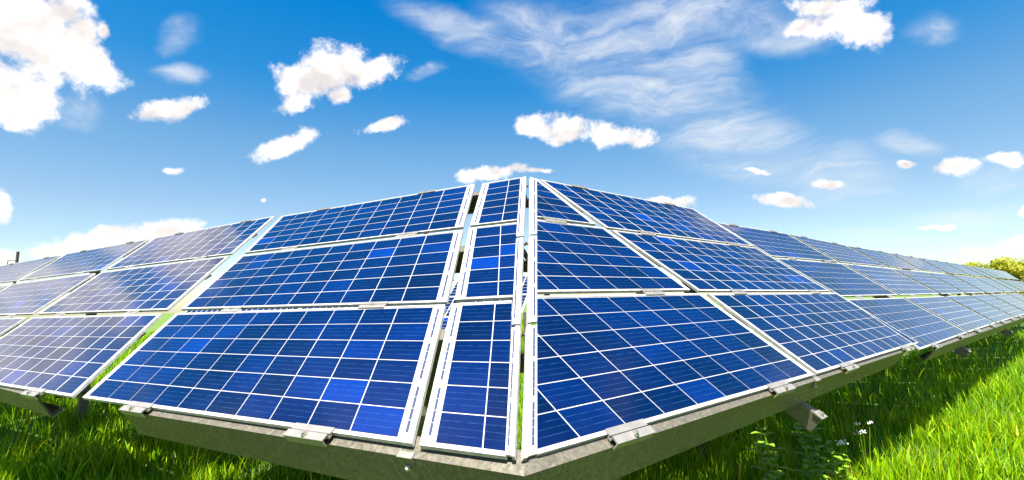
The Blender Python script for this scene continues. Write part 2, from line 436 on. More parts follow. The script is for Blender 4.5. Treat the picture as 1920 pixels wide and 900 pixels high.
def build_col(pl, quads, labels, **kw):
    res = []
    for r, q in enumerate(quads):
        if q is None: res.append(None); continue
        c = [pl.at(*p) if not isinstance(p, np.ndarray) else p for p in q]
        k2 = {k: (v[r] if isinstance(v, list) else v) for k, v in kw.items()}
        root, P = solar_panel(pl, *c, labels[r], **k2); res.append((c, P, root))
    return res

W = {}
W['L1'] = build_col(PL, COLS['L1'], ['top-row blue panel between the wide gap and the narrow corner panel',
    'middle-row deep blue panel between the wide gap and the narrow corner panel',
    'large bottom-row blue panel with brighter cells, left corner overhanging the steel beam'], mr=.028, ml=.015)
W['L2'] = build_col(PL, COLS['L2'], ['top-row panel just left of the wide gap, sky along its top edge',
    'middle-row panel just left of the wide gap, paler sheen on its left',
    'bottom-row panel just left of the wide gap, lowest corner over dark grass'], wide_lines=True)
W['L3'] = build_col(PL, COLS['L3'], ['top-row hazy panel of left wing, second panel left of the wide gap',
    'middle-row hazy panel of left wing, second panel left of the wide gap',
    'bottom-row panel at the left picture edge, second left of the wide gap'], wide_lines=True)
W['L4'] = build_col(PL, COLS['L4'], ['top-row panel below the utility pole, third panel left of the wide gap',
    'middle-row panel at the left picture edge, third left of the wide gap',
    'x'][:2] + ['unused'], ) if False else build_col(PL, COLS['L4'][:2] , ['top-row panel in front of the utility pole, third panel left of the wide gap',
    'middle-row panel at the left picture edge, third left of the wide gap'], wide_lines=True)
# fourth column left of the gap continues the lattice in the plane
def shift_col(src, ncols, rows, labels, pl, **kw):
    out = []
    for r in rows:
        c, P, _ = src[r]; w = 1.006 * ncols
        q = [c[0] + (c[0] - c[1]) * w, c[1] + (c[0] - c[1]) * w, c[2] + (c[3] - c[2]) * w, c[3] + (c[3] - c[2]) * w]
        out.append((q, solar_panel(pl, *q, labels[r], **kw)))
    return out
W['L5'] = build_col(PL, leftcol(-2.10, -1.976)[:1], ['top-row panel at the far left picture edge, left of the utility pole'], single=False)

# narrow corner panel, cut along the corner
def virt(pl, a, b, w):           # point w metres from a towards b
    return a + N(b - a) * w
cC = [((905, 345), (975, 333.5), (972, 413), (882, 423.5)), ((880, 428), (970, 418), (958, 558), (853, 563)), ((848, 570), (960, 564.5), (948, 857), (787, 836))]
cutsL = [((976, 325), (967, 447)), ((972, 400), (960, 600)), ((960, 560), (948, 870))]
labC = ['narrow top-row blue panel left of the corner seam, peak of the array',
        'narrow middle-row blue panel left of the corner seam',
        'narrow bottom-row blue panel left of the corner seam, above the galvanised beam']
W['C'] = []
for r in range(3):
    TL, TR, BR, BL = [PL.at(*p) for p in cC[r]]
    w1 = .80 * np.linalg.norm(W['L1'][r][0][1] - W['L1'][r][0][0]); w2 = .80 * np.linalg.norm(W['L1'][r][0][2] - W['L1'][r][0][3])
    a, b = PL.at(*cutsL[r][0]), PL.at(*cutsL[r][1])
    q = (TL, virt(PL, TL, TR, w1), virt(PL, BL, BR, w2), BL)
    root, P = solar_panel(PL, *q, labC[r], cut=(a, b, TL), ml=.031, mr=.026, dash=(True, False))
    W['C'].append((list(q), P, root))

# right wing, first column cut along the corner
RR = [((1012, 337), (1300, 392), (1413, 462), (1137, 427)), ((1147, 432), (1417, 465), (1556, 546), (1310, 545.5)), ((1327, 551), (1567, 549.5), (1722, 643), (1532, 701))]
W['R2'] = build_col(PR, RR, ['top-row panel of right wing, largest one along its skyline', 'middle-row panel of right wing, beside the corner panel, faint pink sheen',
    'bottom-row panel at the right end of the near steel beam'], wide_lines=True, ml=.014, mr=.012, dash=(False, False))
cR = [((1007, 335.5), (1006, 335), (1117, 421), (1007, 407)), ((1007, 413), (1133, 428), (1294, 544), (1007, 548)), ((1007, 556), (1313, 550.5), (1526, 703), (1007, 853))]
labR = ['small triangular top-row panel right of the corner seam', 'middle-row panel cut slantwise right of the corner seam', 'large bottom-row dark blue panel right of the corner seam, two clamps on its lower edge']
W['R1'] = []
for r in range(3):
    TL, TR, BR, BL = [PR.at(*p) for p in cR[r]]
    rd = N(W['R2'][r][0][1] - W['R2'][r][0][0])
    w1 = np.linalg.norm(W['R2'][r][0][1] - W['R2'][r][0][0]); w2 = np.linalg.norm(W['R2'][r][0][2] - W['R2'][r][0][3])
    dt = N(TR - TL) if r else rd; db_ = N(BR - BL)
    a, b = PR.at(1007, 320), PR.at(1007, 870)
    q = (TR - dt * w1, TR, BR, BR - db_ * w2)
    root, P = solar_panel(PR, *q, labR[r], cut=(a, b, BR), ml=.018, mr=.014, dash=(False, False))
    W['R1'].append((list(q), P, root))

RL = dict(Tt=[(1340, 417), (1478, 439), (1588, 461), (1722, 483.5), (1837, 501.5), (1920, 515.5)],
          Tb=[(1443, 480), (1570, 490.5), (1666, 500), (1781, 512.2), (1880, 521.5), (1920, 525)],
          Mt=[(1455, 484.6), (1585, 495), (1744, 511.5), (1880, 524.5), (1960, 532)],
          Mb=[(1577, 555.5), (1761, 551), (1920, 546.5), (1980, 545)],
          Bt=[(1588, 561.5), (1697, 558.5), (1773, 555.5), (1920, 549.5), (1980, 547.5)],
          Bb=[(1726, 655), (1814, 623.5), (1866, 606), (1920, 589.5), (2000, 565.5)])
def pl_meet(line, A, B):
    """intersection of a polyline with the (infinite) line A-B, image space"""
    best = None
    for i in range(len(line) - 1):
        p, q = V(*line[i]), V(*line[i + 1]); d1 = q - p; d2 = V(*B) - V(*A)
        den = d1[0] * d2[1] - d1[1] * d2[0]
        t = ((A[0] - p[0]) * d2[1] - (A[1] - p[1]) * d2[0]) / den
        e = max(0, -t, t - 1)
        if best is None or e < best[0]: best = (e, p + d1 * t)
    return tuple(best[1])
# column boundary polylines (top, T/M joint, M/B joint, bottom)
CB = [[(1340, 417), (1450, 482.5), (1583, 559), (1726, 655)], [(1480, 440), (1573, 491), (1689, 555), (1816, 624)],
      [(1588, 461), (1667, 501), (1767, 553), (1868, 605.5)], [(1663, 472), (1732, 508.6), (1816, 552), (1903, 595)],
      [(1722, 484), (1781, 514), (1852, 550.5), (1928, 587)], [(1763, 489), (1821, 517), (1885, 549), (1950, 580)],
      [(1797, 494.5), (1851, 520), (1908, 549), (1963, 576)], [(1820, 499), (1868, 522), (1924, 548.5), (1972, 573)],
      [(1838, 501.5), (1882, 523.5), (1936, 548), (1981, 571)]]
def gapd(cb, d): return [(x + d, y) for x, y in cb]
rlab = [('first right of the skyline step', ''), ('second right of the skyline step', ''), ('third right of the skyline step', ''), ('just before the thin dark gap', ''),
        ('first past the thin dark gap', ''), ('second past the thin dark gap', ''), ('third past the thin dark gap', ''), ('last before the second dark gap', '')]
for c in range(8):
    dl_, dr_ = (2.2, -2.2) if c < 3 else (1.3, -1.3)
    if c == 3: dr_ = -1.8
    if c == 4: dl_ = 1.8
    A, B = gapd(CB[c], dl_ if c else 0), gapd(CB[c + 1], dr_)
    rows = []
    for (tn, bn, i) in (('Tt', 'Tb', 0), ('Mt', 'Mb', 1), ('Bt', 'Bb', 2)):
        rows.append((pl_meet(RL[tn], A[i], A[i + 1]), pl_meet(RL[tn], B[i], B[i + 1]), pl_meet(RL[bn], B[i], B[i + 1]), pl_meet(RL[bn], A[i], A[i + 1])))
    labs = [f'{ROWN[r]}-row {"blue" if c < 3 else "pale blue"} panel of right wing, {rlab[c][0]}' for r in range(3)]
    if c >= 6: rows = rows[:2]
    W['R%d' % (c + 3)] = build_col(PR, rows, labs, single=(c < 1), wide_lines=(c < 1), ml=.018, mr=.018, dash=(False, False), fine=False)
# beyond the second dark gap: the lattice goes on in the plane
src = W['R10']
for k in range(5):
    for r in range(2):
        c = src[r][0]; u1, u2 = c[1] - c[0], c[2] - c[3]; w = (k + 1) * 1.02 + .12
        q = [c[0] + u1 * w, c[1] + u1 * w, c[2] + u2 * w, c[3] + u2 * w]
        if k < 4: solar_panel(PR, *q, f'{ROWN[r]}-row pale panel in front of the trees, {("first", "second", "third", "fourth")[k]} beyond the second dark gap', single=False, fine=False)

# ------------------------------------------------------------------ white end strips on both sides of the corner seam
def strip(pl, q, label, sgn):
    TL, TR, BR, BL = [pl.at(*p) for p in q]; n = pl.n
    P = lambda s, t: (TL * (1 - s) + TR * s) * (1 - t) + (BL * (1 - s) + BR * s) * t
    root = thing('end_strip', P(.5, .5), label, 'panel strip', 'white panel end strips along the corner seam')
    f = MB()
    edge = (0, .32) if sgn < 0 else (.68, 1)
    f.prism([P(edge[0], 0), P(edge[1], 0), P(edge[1], 1), P(edge[0], 1)], n, .006, -.014)
    f.build('frame', M['alu'], root)
    b = MB(); e0, e1 = (.32, 1) if sgn < 0 else (0, .68)
    b.prism([P(e0, .008), P(e1, .008), P(e1, .992), P(e0, .992)], n, .003, -.006); b.build('backsheet', M['sheet'], root)
    d = MB(); c0, c1 = (.60, .78) if sgn < 0 else (.22, .40)
    for k in range(3):
        for m_ in range(5):
            t0 = .04 + k * .315 + m_ * .055; d.prism([P(c0, t0), P(c1, t0), P(c1, t0 + .05), P(c0, t0 + .05)], n, .0046, .003)
    d.build('busbar', M['busbar'], root)['kind'] = 'stuff'
SL = [((976.5, 332.5), (986.5, 332), (981.5, 444), (968, 445)), ((968, 447.5), (981.5, 446.5), (975.5, 609), (960, 611)), ((960, 614), (976, 612.5), (965, 858), (947.5, 856))]
SR = [((993.5, 333), (1006, 335), (1006.5, 440), (993, 441)), ((992.5, 443.5), (1006.5, 442.5), (1006.5, 605), (989, 606.5)), ((988, 610), (1006.5, 608.5), (1006.5, 854), (980.5, 861.5))]
for r in range(3):
    strip(PL, SL[r], f'white busbar strip left of the dark corner gap, {ROWN[r]} level', 1)
    strip(PR, SR[r], f'white busbar strip right of the dark corner gap, {ROWN[r]} level', -1)

# ------------------------------------------------------------------ steel supports
frame_of = {}
def frame_thing(key, loc, label):
    frame_of[key] = thing('mounting_frame', loc, label, 'support frame', 'galvanised frames carrying the panels'); return frame_of[key]
def c_beam(A, B, down, out, h, w, t, name, parent, lip=.018, matk='galv', capdir=None):
    """C channel: web on the outer side hanging along 'down', flanges going inwards (-out)"""
    b = MB(); prof = [(0, 0), (0, h), (-w, h), (-w, h - lip), (-w + t, h - lip), (-w + t, h - t), (-t, h - t), (-t, t), (-w + t, t), (-w + t, lip), (-w, lip), (-w, 0)]
    b.sweep(prof, A, B, out, down); return b.build(name, M[matk], parent)
def post(x, y, ztop, parent, name='post'):
    b = MB(); r = .045
    b.box(V(x, y, ztop / 2 - .15), V(r, 0, 0), V(0, r * 1.3, 0), V(0, 0, ztop / 2 + .15)); b.build(name, M['galv'], parent)
def bolt(P, n, parent, r=.008):
    b = MB(); b.tube(P, P + n * r * .9, r * 1.7, r * 1.7, 10); b.tube(P + n * r * .9, P + n * r * 1.9, r, r, 6); b.build('bolt', M['bolt'], parent)
def fix(o):
    bm = bmesh.new(); bm.from_mesh(o.data); bmesh.ops.recalc_face_normals(bm, faces=bm.faces); bm.to_mesh(o.data); bm.free()
def clamp(pl, P, du, key, edge=0, length=.15, simple_=False):
    """clamp on a joint (edge 0), on the lower edge (edge 1) or upper edge (edge -1)"""
    par = frame_of[key]; n = pl.n; dn = N(np.cross(n, du)); dn = dn if dn[2] < 0 else -dn      # down the slope
    b = MB(); hl = length / 2 * (1.3 if edge == 1 else 1.15)
    if edge == 1:
        o = MB(); prof = [(-.016, .0055), (-.016, .012), (.012, .012), (.012, .002), (.020, .002), (.020, .020), (.052, .020), (.052, -.014), (.047, -.014), (.047, .014), (.025, .014), (.025, -.004), (.007, -.004), (.007, .0055)]
        o.sweep(prof, P - du * hl, P + du * hl, dn, n)
        obj = o.build('clamp', M['clamp'], par, origin=P); fix(obj)
        if not simple_: bolt(P + dn * .036 + n * .020, n, obj, .008)
    else:
        w = .026 if edge == 0 else .018
        b.sweep([(-w, .005), (w, .005), (w, .009), (.005, .010), (.004, .006), (-.004, .006), (-.005, .010), (-w, .009)][::-1], P - du * hl, P + du * hl, dn, n)
        obj = b.build('clamp', M['clamp'], par, origin=P); fix(obj)
        if not simple_: bolt(P + n * .007, n, obj, .006)
    return obj

# corner frame: front beam in two mitred pieces, following the lower edge of the panels
FR = frame_thing('near', (P0[0], P0[1], 0), 'galvanised corner frame whose stained front beam runs under the nearest panels')
OFFB = -.017
bl = [PL.at(229, 770, OFFB), PL.at(983, 893, OFFB)]
br = [PR.at(983, 893, OFFB), PR.at(1699, 658, OFFB)]
tipL = bl[1]; tipR = br[0]
dirL = N(bl[0] - bl[1]); dirR = N(br[1] - br[0])
# mitre point = average; tilt of web: leaning perpendicular to the panels
mit = (tipL + tipR) / 2
def beam_piece(A, B, pl, up_in, h, name, parent, w=.085, t=.012, downA=None, downB=None):
    """beam with top flange going up-slope under the panels and web hanging down; ends may be mitred"""
    d = N(B - A); n = pl.n; inn = N(np.cross(n, d)); inn = inn if inn[2] > 0 else -inn     # up the slope
    dA = downA if downA is not None else wdn(n) * h; dB = downB if downB is not None else wdn(n) * h
    b = MB(); k = 0; rings = []
    for (P, dw) in ((A, dA), (B, dB)):
        dd = dw; e = N(dd)
        inn2 = up_in[0] if P is A else up_in[1]
        prof = [P, P + dd, P + dd + inn2 * w * .8, P + dd + inn2 * w * .8 - e * .02, P + dd + inn2 * (w * .8 - t) - e * .02, P + dd + inn2 * (w * .8 - t) - e * t, P + dd + inn2 * t - e * t, P + inn2 * t + e * t,
                P + inn2 * (w - t) + e * t, P + inn2 * (w - t) + e * .02, P + inn2 * w + e * .02, P + inn2 * w]
        rings.append(prof)
    k = len(rings[0]); b.v = rings[0] + rings[1]; b.uv = [(0, 0)] * (2 * k)
    for i in range(k): j = (i + 1) % k; b.f.append([i, k + i, k + j, j])
    b.f.append(list(range(0, k))); b.f.append(list(range(2 * k - 1, k - 1, -1)))
    me = b.build(name, M['galv'], parent)
    bm = bmesh.new(); bm.from_mesh(me.data); bmesh.ops.recalc_face_normals(bm, faces=bm.faces); bm.to_mesh(me.data); bm.free()
    return me
HB = .165
def wdn(n): return N(-n - V(0, 0, .15))
def upslope(pl, d):
    i = N(np.cross(pl.n, d)); return i if i[2] > 0 else -i
iL, iR = upslope(PL, dirL), upslope(PR, dirR)
mdir = N(R_cw @ ds_c)                                       # the seam direction
mitre_in = mdir / max(.3, mdir @ iL)
def cross_down(e_in):
    return -1
down_m = N(wdn(PL.n) + wdn(PR.n)); down_m = down_m * HB / (down_m @ wdn(PL.n))
print('PIX web ends', pix(bl[0] - PL.n * HB), 'mitre', pix(mit + down_m), 'right', pix(br[1] - PR.n * HB), 'len', np.linalg.norm(bl[0] - bl[1]))
beam_piece(bl[0], mit, PL, (iL, mitre_in), HB, 'front_beam', FR, downB=down_m)
beam_piece(mit, br[1], PR, (mitre_in, iR), HB, 'front_beam', FR, downA=down_m)
print('tiltL', math.degrees(math.acos(PL.n[2])), 'tiltR', math.degrees(math.acos(PR.n[2])), 'corner z', P0[2], 'P0', P0, 'mit', mit)
for k_ in ('L1', 'L2', 'R2'):
    for r in range(3):
        c = W[k_][r][0]; print(k_, r, [round(float(np.linalg.norm(c[i] - c[(i + 1) % 4])), 2) for i in range(4)], 'z', round(float(c[0][2]), 2), round(float(c[2][2]), 2))

# clamps on the near table
def clamps_for(col, pl, key, rows=(0, 1, 2), fr=(.22, .78), L_=.17, top=True, simple_=False, limit=None, bottom=True):
    for r in rows:
        c, P, _ = W[col][r]; du = N(c[2] - c[3])
        for s in fr:
            if top and r == 0: 
                q = P(s, 0); 
                if limit is None or limit(pix(q)): clamp(pl, q, N(c[1] - c[0]), key, -1, L_, simple_)
            if r < 2:
                if (r + 1) >= len(W[col]): continue
                q = (P(s, 1) + W[col][r + 1][1](s, 0)) / 2
                if limit is None or limit(pix(q)): clamp(pl, q, du, key, 0, L_, simple_)
            elif bottom:
                q = P(s, 1)
                if limit is None or limit(pix(q)): clamp(pl, q, du, key, 1, L_, simple_)
clamps_for('L1', PL, 'near', fr=(.27, .80))
clamps_for('R2', PR, 'near', fr=(.20, .80))
clamps_for('R1', PR, 'near', fr=(.30, .80), limit=lambda p: p[0] > 1015 and not (p[1] < 336), top=False)
# joint plates with bolts on the beam webs
def web_plate(px, py, pl, A, B, wpx=.05):
    d = N(B - A); t = ((pl.at(px, py, OFFB) - A) @ d); P = A + d * t; n = pl.n; out = -upslope(pl, d)
    b = MB(); b.box(P - n * HB * .5 + out * .004, d * .033, n * HB * .5, out * .004)
    o = b.build('joint_plate', M['galv'], FR, origin=P)
    b = MB(); b.box(P + n * .004 + out * -.004, d * .033, out * .012, n * .003); b.build('plate_edge', M['clamp'], o)
    bolt(P - n * HB * .24 + out * .008, out, o, .008); bolt(P - n * HB * .72 + out * .008, out, o, .008)
    return P, d, out
web_plate(757, 858, PL, bl[0], mit)
Pw, dw_, ow_ = web_plate(1536, 717, PR, mit, br[1])

# inclined rafters poking out under the beam
def rafter(P, pl, d, length_up, length_down, key, w=.07, h=.11, up=None):
    n = pl.n; up = upslope(pl, d) if up is None else up; par = frame_of[key]
    A = P - up * length_down; B = P + up * length_up
    b = MB(); t = .006; lip = .02
    prof = [(-w / 2, 0), (w / 2, 0), (w / 2, lip), (w / 2 - t, lip), (w / 2 - t, t), (-w / 2 + t, t), (-w / 2 + t, h - t), (w / 2 - t, h - t), (w / 2 - t, h - lip), (w / 2, h - lip), (w / 2, h), (-w / 2, h)]
    b.sweep(prof, A, B, d, -n)
    o = b.build('rafter', M['galv'], par, origin=A)
    bm = bmesh.new(); bm.from_mesh(o.data); bmesh.ops.recalc_face_normals(bm, faces=bm.faces); bm.to_mesh(o.data); bm.free()
    q = MB(); q.box(A + up * .03 + n * .004, d * .045, up * .028, n * .004); pt = q.build('foot_plate', M['clamp'], o); bolt(A + up * .03 + n * .009, n, pt, .009)
    return A, B
rafter(Pw + wdn(PR.n) * (HB + .004), PR, dw_, 2.2, .15, 'near', up=N(W['R2'][2][1](0, 0) - W['R2'][2][1](0, 1)))
raft_uL = PL.at(757, 858, OFFB) - PL.n * (HB + .002)
rafter(raft_uL, PL, dirL, 2.2, -.02, 'near', up=N(W['L1'][2][1](1, 0) - W['L1'][2][1](1, 1)))

def purlins(pl, Pa, Pb, key, offs, h=.16):
    """Pa, Pb: functions t -> point at the two ends of the table for each row"""
    for (A, B) in zip(Pa, Pb):
        d = N(B - A); up = upslope(pl, d)
        c_beam(A - pl.n * .018, B - pl.n * .018, -pl.n, -up, h, .07, .006, 'purlin', frame_of[key])
def row_pt(col, r, s, t): return W[col][r][1](s, t)
purlins(PL, [row_pt('L1', r, .15, .12) for r in range(3)], [PL.at(*p) for p in ((981, 350), (973, 462), (962, 640))], 'near', 0)
purlins(PR, [PR.at(*p) for p in ((1003, 350), (1001, 462), (1001, 640))], [row_pt('R2', r, .97, .10) for r in range(3)], 'near', 0)

# posts and braces below the near table
def leg_set(pl, top_px, key, d, tall=True):
    P = pl.at(*top_px, -.28); x, y = P[0], P[1]
    par = frame_of[key]; b = MB()
    b.box(V(x, y, P[2] / 2 - .1), d * .035, N(np.cross(d, V(0, 0, 1))) * .05, V(0, 0, P[2] / 2 + .1)); b.build('post', M['galv'], par)
    up = upslope(pl, d); A = P + V(0, 0, -.35); B = P + up * .9 - pl.n * .02
    b = MB(); b.tube(A, B, .018, .018, 6); b.build('brace', M['galv'], par)
leg_set(PL, (800, 610), 'near', dirL); leg_set(PL, (700, 520), 'near', dirL)
leg_set(PR, (1290, 480), 'near', dirR); leg_set(PR, (1130, 640), 'near', dirR)

def leg_ground(pl, px, py, key, d):
    G0 = CAM + (R_cw @ ray(px, py)) * ((0 - CAM_H) / (R_cw @ ray(px, py))[2]); x, y = G0[0], G0[1]
    zt = pl.p[2] - (pl.n[0] * (x - pl.p[0]) + pl.n[1] * (y - pl.p[1])) / pl.n[2] - .22
    b = MB(); b.box(V(x, y, zt / 2 - .1), d * .035, N(np.cross(d, V(0, 0, 1))) * .05, V(0, 0, zt / 2 + .1)); b.build('post', M['galv'], frame_of[key])
# far left table
bA, bB = PL.at(66, 745, OFFB), PL.at(0, 728, OFFB); dFL = N(bB - bA)
FL = frame_thing('farleft', (bA[0], bA[1], 0), 'galvanised frame under the left panels, its cut beam end beside the wide gap')
end = bA + dFL * 9.5
beam_piece(bA, end, PL, (iL, iL), HB, 'front_beam', FL)
pl_a = [row_pt('L2', r, .82, .12) for r in range(3)]; pl_b = [row_pt('L4', 0, .1, .12), row_pt('L4', 1, .1, .12), row_pt('L3', 2, .1, .12)]
purlins(PL, pl_a, [a + (b - a) * 1.25 for a, b in zip(pl_a, pl_b)], 'farleft', 0)
for col, rows in (('L2', (0, 1, 2)), ('L3', (0, 1, 2)), ('L4', (0,))):
    clamps_for(col, PL, 'farleft', rows, fr=(.24, .80), limit=lambda p: p[0] > -60)
leg_ground(PL, 152, 800, 'farleft', dirL)
b = MB(); Pb = bA - PL.n * (HB * .6); b.tube(Pb + dFL * .1 + iL * .1, Pb - dFL * .55 + iL * .9 - V(0, 0, .5), .02, .02, 6); b.build('brace', M['galv'], FL)
b = MB(); b.tube(Pb + dFL * .3 + iL * .9 - V(0, 0, .55), Pb - dFL * .35 + iL * .3 + V(0, 0, .02), .018, .018, 6); b.build('brace', M['galv'], FL)
# right tables
bA, bB = PR.at(1756, 653, OFFB), PR.at(1924, 594.5, OFFB); dFR = N(bB - bA)
F2 = frame_thing('far2', (bA[0], bA[1], 0), 'galvanised frame of the second right table, beam end beside the near table')
beam_piece(bA, bB + dFR * .2, PR, (iR, iR), HB * 1.05, 'front_beam', F2)
for px, py in ((1822, 629), (1900, 602)):
    P = PR.at(px, py, OFFB); rafter(P - PR.n * (HB * 1.05 + .002), PR, dFR, 2.0, .12, 'far2')
for col in ('R3', 'R4', 'R5', 'R6'):
    clamps_for(col, PR, 'far2', (0, 1, 2), fr=(.22, .78), simple_=(col != 'R3'))
purlins(PR, [row_pt('R3', r, .06, .12) for r in range(3)], [row_pt('R6', r, .95, .12) for r in range(3)], 'far2', 0)
leg_ground(PR, 1868, 618, 'far2', dirR)
F3 = frame_thing('far3', tuple(bB + dFR * .4 - V(0, 0, bB[2])), 'galvanised frame of the third right table at the right picture edge')
beam_piece(bB + dFR * .3, bB + dFR * 9, PR, (iR, iR), HB * 1.05, 'front_beam', F3)
for col in ('R7', 'R8', 'R9'): clamps_for(col, PR, 'far3', (0, 1), fr=(.22, .78), simple_=True, bottom=False)
purlins(PR, [row_pt('R7', r, .06, .12) for r in range(3)], [row_pt('R7', r, .06, .12) + dFR * 8 for r in range(3)], 'far3', 0)

# small end tabs below the cut beam ends
for (pl, P, par, d) in ((PL, bl[0], FR, dirL), (PL, PL.at(66, 745, OFFB), FL, dFL)):
    b = MB(); Q = P - pl.n * (HB + .004); b.box(Q + upslope(pl, d) * .02, d * .022, upslope(pl, d) * .03, pl.n * .003); b.build('end_tab', M['clamp'], par)

# ------------------------------------------------------------------ row behind, glimpsed through the gaps
def ground_dir(px, dist):
    d = wdir(px, 571); d = N(V(d[0], d[1], 0)); return d
hA = ground_dir(1050, 1) * 11.0; hB = ground_dir(288, 1) * 19.0
run = N(hA - hB); back = N(np.cross(V(0, 0, 1), run)); back = back if back[1] > 0 else -back
slope = N(back * math.cos(math.radians(38)) + V(0, 0, math.sin(math.radians(38))))
nb = N(np.cross(run, slope)); nb = nb if nb[2] > 0 else -nb
plB = Plane(nb, hB + V(0, 0, .70))
BR_ = thing('solar_array', hB, 'distant row of small panels glimpsed through the wide gap and corner gaps', 'solar array')
tot = np.linalg.norm(hA - hB); ncol = int(tot / 2.4)
for i in range(ncol):
    for r in range(3):
        o = hB + V(0, 0, .70) + run * (i * 2.4) + slope * ((2 - r) * .86)
        q = (o + slope * .84, o + run * 2.37 + slope * .84, o + run * 2.37, o)
        pr = thing('module', sum(q) / 4, '', ''); pr.parent = BR_; pr.location = tuple(sum(q) / 4 - hB)
        for k_ in ('label', 'category', 'group'):
            if k_ in pr: del pr[k_]
        solar_panel(plB, *q, '', single=False, root=pr, fine=False)
b = MB()
for i in range(0, ncol * 2 + 1):
    P = hB + run * (i * 1.2) + back * .9; b.box(P + V(0, 0, .6), run * .04, back * .04, V(0, 0, .7))
b.build('post', M['galv'], BR_)

# ------------------------------------------------------------------ ground and grass
gs_ = MB(); gs_.v = [V(-3000, -3000, 0), V(3000, -3000, 0), V(3000, 3000, 0), V(-3000, 3000, 0)]; gs_.f = [[0, 1, 2, 3]]; gs_.uv = [(0, 0)] * 4
tag(gs_.build('ground', M['ground']), kind='structure')

def vis_wedge(x, y):        # keep ground that the picture (or a step aside) can see
    a = np.arctan2(x, y); return np.abs(a) < math.radians(56)
def grass_mesh(name, pts, hts, wid, tones, segs=3):
    n = len(pts)
    ang = rng.uniform(0, 2 * math.pi, n); lean = rng.uniform(.05, .55, n) * hts; la = rng.uniform(0, 2 * math.pi, n)
    dx, dy = np.cos(ang) * wid / 2, np.sin(ang) * wid / 2
    ts = np.linspace(0, 1, segs + 1)
    nv = segs * 2 + 1; co = np.zeros((n, nv, 3))
    for i, t in enumerate(ts):
        cx = pts[:, 0] + np.cos(la) * lean * t ** 2; cy = pts[:, 1] + np.sin(la) * lean * t ** 2; cz = hts * (t - .25 * (lean / hts) * t ** 2)
        wt = (1 - t) ** .6
        if i < segs:
            co[:, 2 * i] = np.stack([cx - dx * wt, cy - dy * wt, cz], 1); co[:, 2 * i + 1] = np.stack([cx + dx * wt, cy + dy * wt, cz], 1)
        else: co[:, 2 * i] = np.stack([cx, cy, cz], 1)
    base = (np.arange(n) * nv)[:, None]
    loops = []; 
    quads = np.concatenate([base + np.array([[2 * i, 2 * i + 1, 2 * i + 3, 2 * i + 2]]) for i in range(segs - 1)], 1) if segs > 1 else np.zeros((n, 0), int)
    tri = base + np.array([[2 * segs - 2, 2 * segs - 1, 2 * segs]])
    lv = np.concatenate([quads, tri], 1).ravel()
    nf = segs
    sizes = np.tile(np.array([4] * (segs - 1) + [3]), n); starts = np.concatenate([[0], np.cumsum(sizes)[:-1]])
    me = bpy.data.meshes.new(name); me.vertices.add(n * nv); me.vertices.foreach_set('co', co.ravel())
    me.loops.add(len(lv)); me.loops.foreach_set('vertex_index', lv.astype(np.int32))
    me.polygons.add(n * nf); me.polygons.foreach_set('loop_start', starts.astype(np.int32)); me.polygons.foreach_set('loop_total', sizes.astype(np.int32))
    me.update(calc_edges=True); me.validate()
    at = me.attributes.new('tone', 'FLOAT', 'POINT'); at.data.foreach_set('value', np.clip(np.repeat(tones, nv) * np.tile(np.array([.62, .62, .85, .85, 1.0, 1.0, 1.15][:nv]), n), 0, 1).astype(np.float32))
    me.materials.append(M['grass'])
    o = bpy.data.objects.new(name, me); COL.objects.link(o); return o
P_, H_, W_, T_ = [], [], [], []
for (r0, r1, dens_, hh, ww) in ((2.8, 5, 1700, .25, .0075), (5, 8, 950, .26, .009), (8, 13, 420, .27, .012), (13, 22, 150, .28, .019), (22, 45, 42, .28, .035)):
    area = math.radians(112) / 2 * (r1 ** 2 - r0 ** 2); n = int(area * dens_)
    rr = np.sqrt(rng.uniform(r0 ** 2, r1 ** 2, n)); aa = rng.uniform(-math.radians(56), math.radians(56), n)
    x, y = rr * np.sin(aa), rr * np.cos(aa)
    # clumpiness
    cl = (np.sin(x * 3.1 + 1.3 * np.sin(y * 2.3)) * np.sin(y * 2.7 + 1.1 * np.sin(x * 1.9)) + np.sin(x * 7.3 + y * 5.1) * .5)
    keep = rng.uniform(-1.6, 1.6, n) < cl + .9
    # dark ground deep behind the arrays' feet does not need far grass
    x, y, cl = x[keep], y[keep], cl[keep]; n = len(x)
    P_.append(np.stack([x, y], 1)); H_.append(hh * (rng.uniform(.5, 1.25, n) + .12 * cl)); W_.append(ww * rng.uniform(.6, 1.3, n))
    T_.append(np.clip(rng.beta(2.2, 2.4, n) * .86 + .05 * cl, 0, .93) + (rng.uniform(0, 1, n) > .985) * .2)
for (r0, r1, dens_) in ((2.8, 7, 60), (7, 14, 16)):      # low broad-leaved rosettes and tall seed stalks
    for kind_ in range(2):
        n = int(math.radians(112) / 2 * (r1 ** 2 - r0 ** 2) * dens_ * (1.0 if kind_ == 0 else .22)); rr = np.sqrt(rng.uniform(r0 ** 2, r1 ** 2, n)); aa = rng.uniform(-math.radians(56), math.radians(56), n)
        x, y = rr * np.sin(aa), rr * np.cos(aa); pt2 = np.stack([x, y], 1)
        if kind_ == 0:
            ok = np.sin(x * 2.1 + 1) * np.sin(y * 1.7 + 2) > .1; pt2 = pt2[ok]; pt2 = np.repeat(pt2, 5, 0) + rng.normal(0, .03, (len(pt2) * 5, 2)); n = len(pt2)
            H_.append(rng.uniform(.12, .30, n)); W_.append(rng.uniform(.022, .045, n)); T_.append(rng.uniform(.35, .75, n))
        else:
            H_.append(rng.uniform(.34, .50, n)); W_.append(rng.uniform(.004, .008, n)); T_.append(rng.uniform(.86, 1.0, n))
        P_.append(pt2)
P_ = np.concatenate(P_); H_ = np.concatenate(H_); W_ = np.concatenate(W_); T_ = np.clip(np.concatenate(T_), 0, 1)
print('grass blades', len(P_))
gr = grass_mesh('grass', P_, H_, W_, T_)
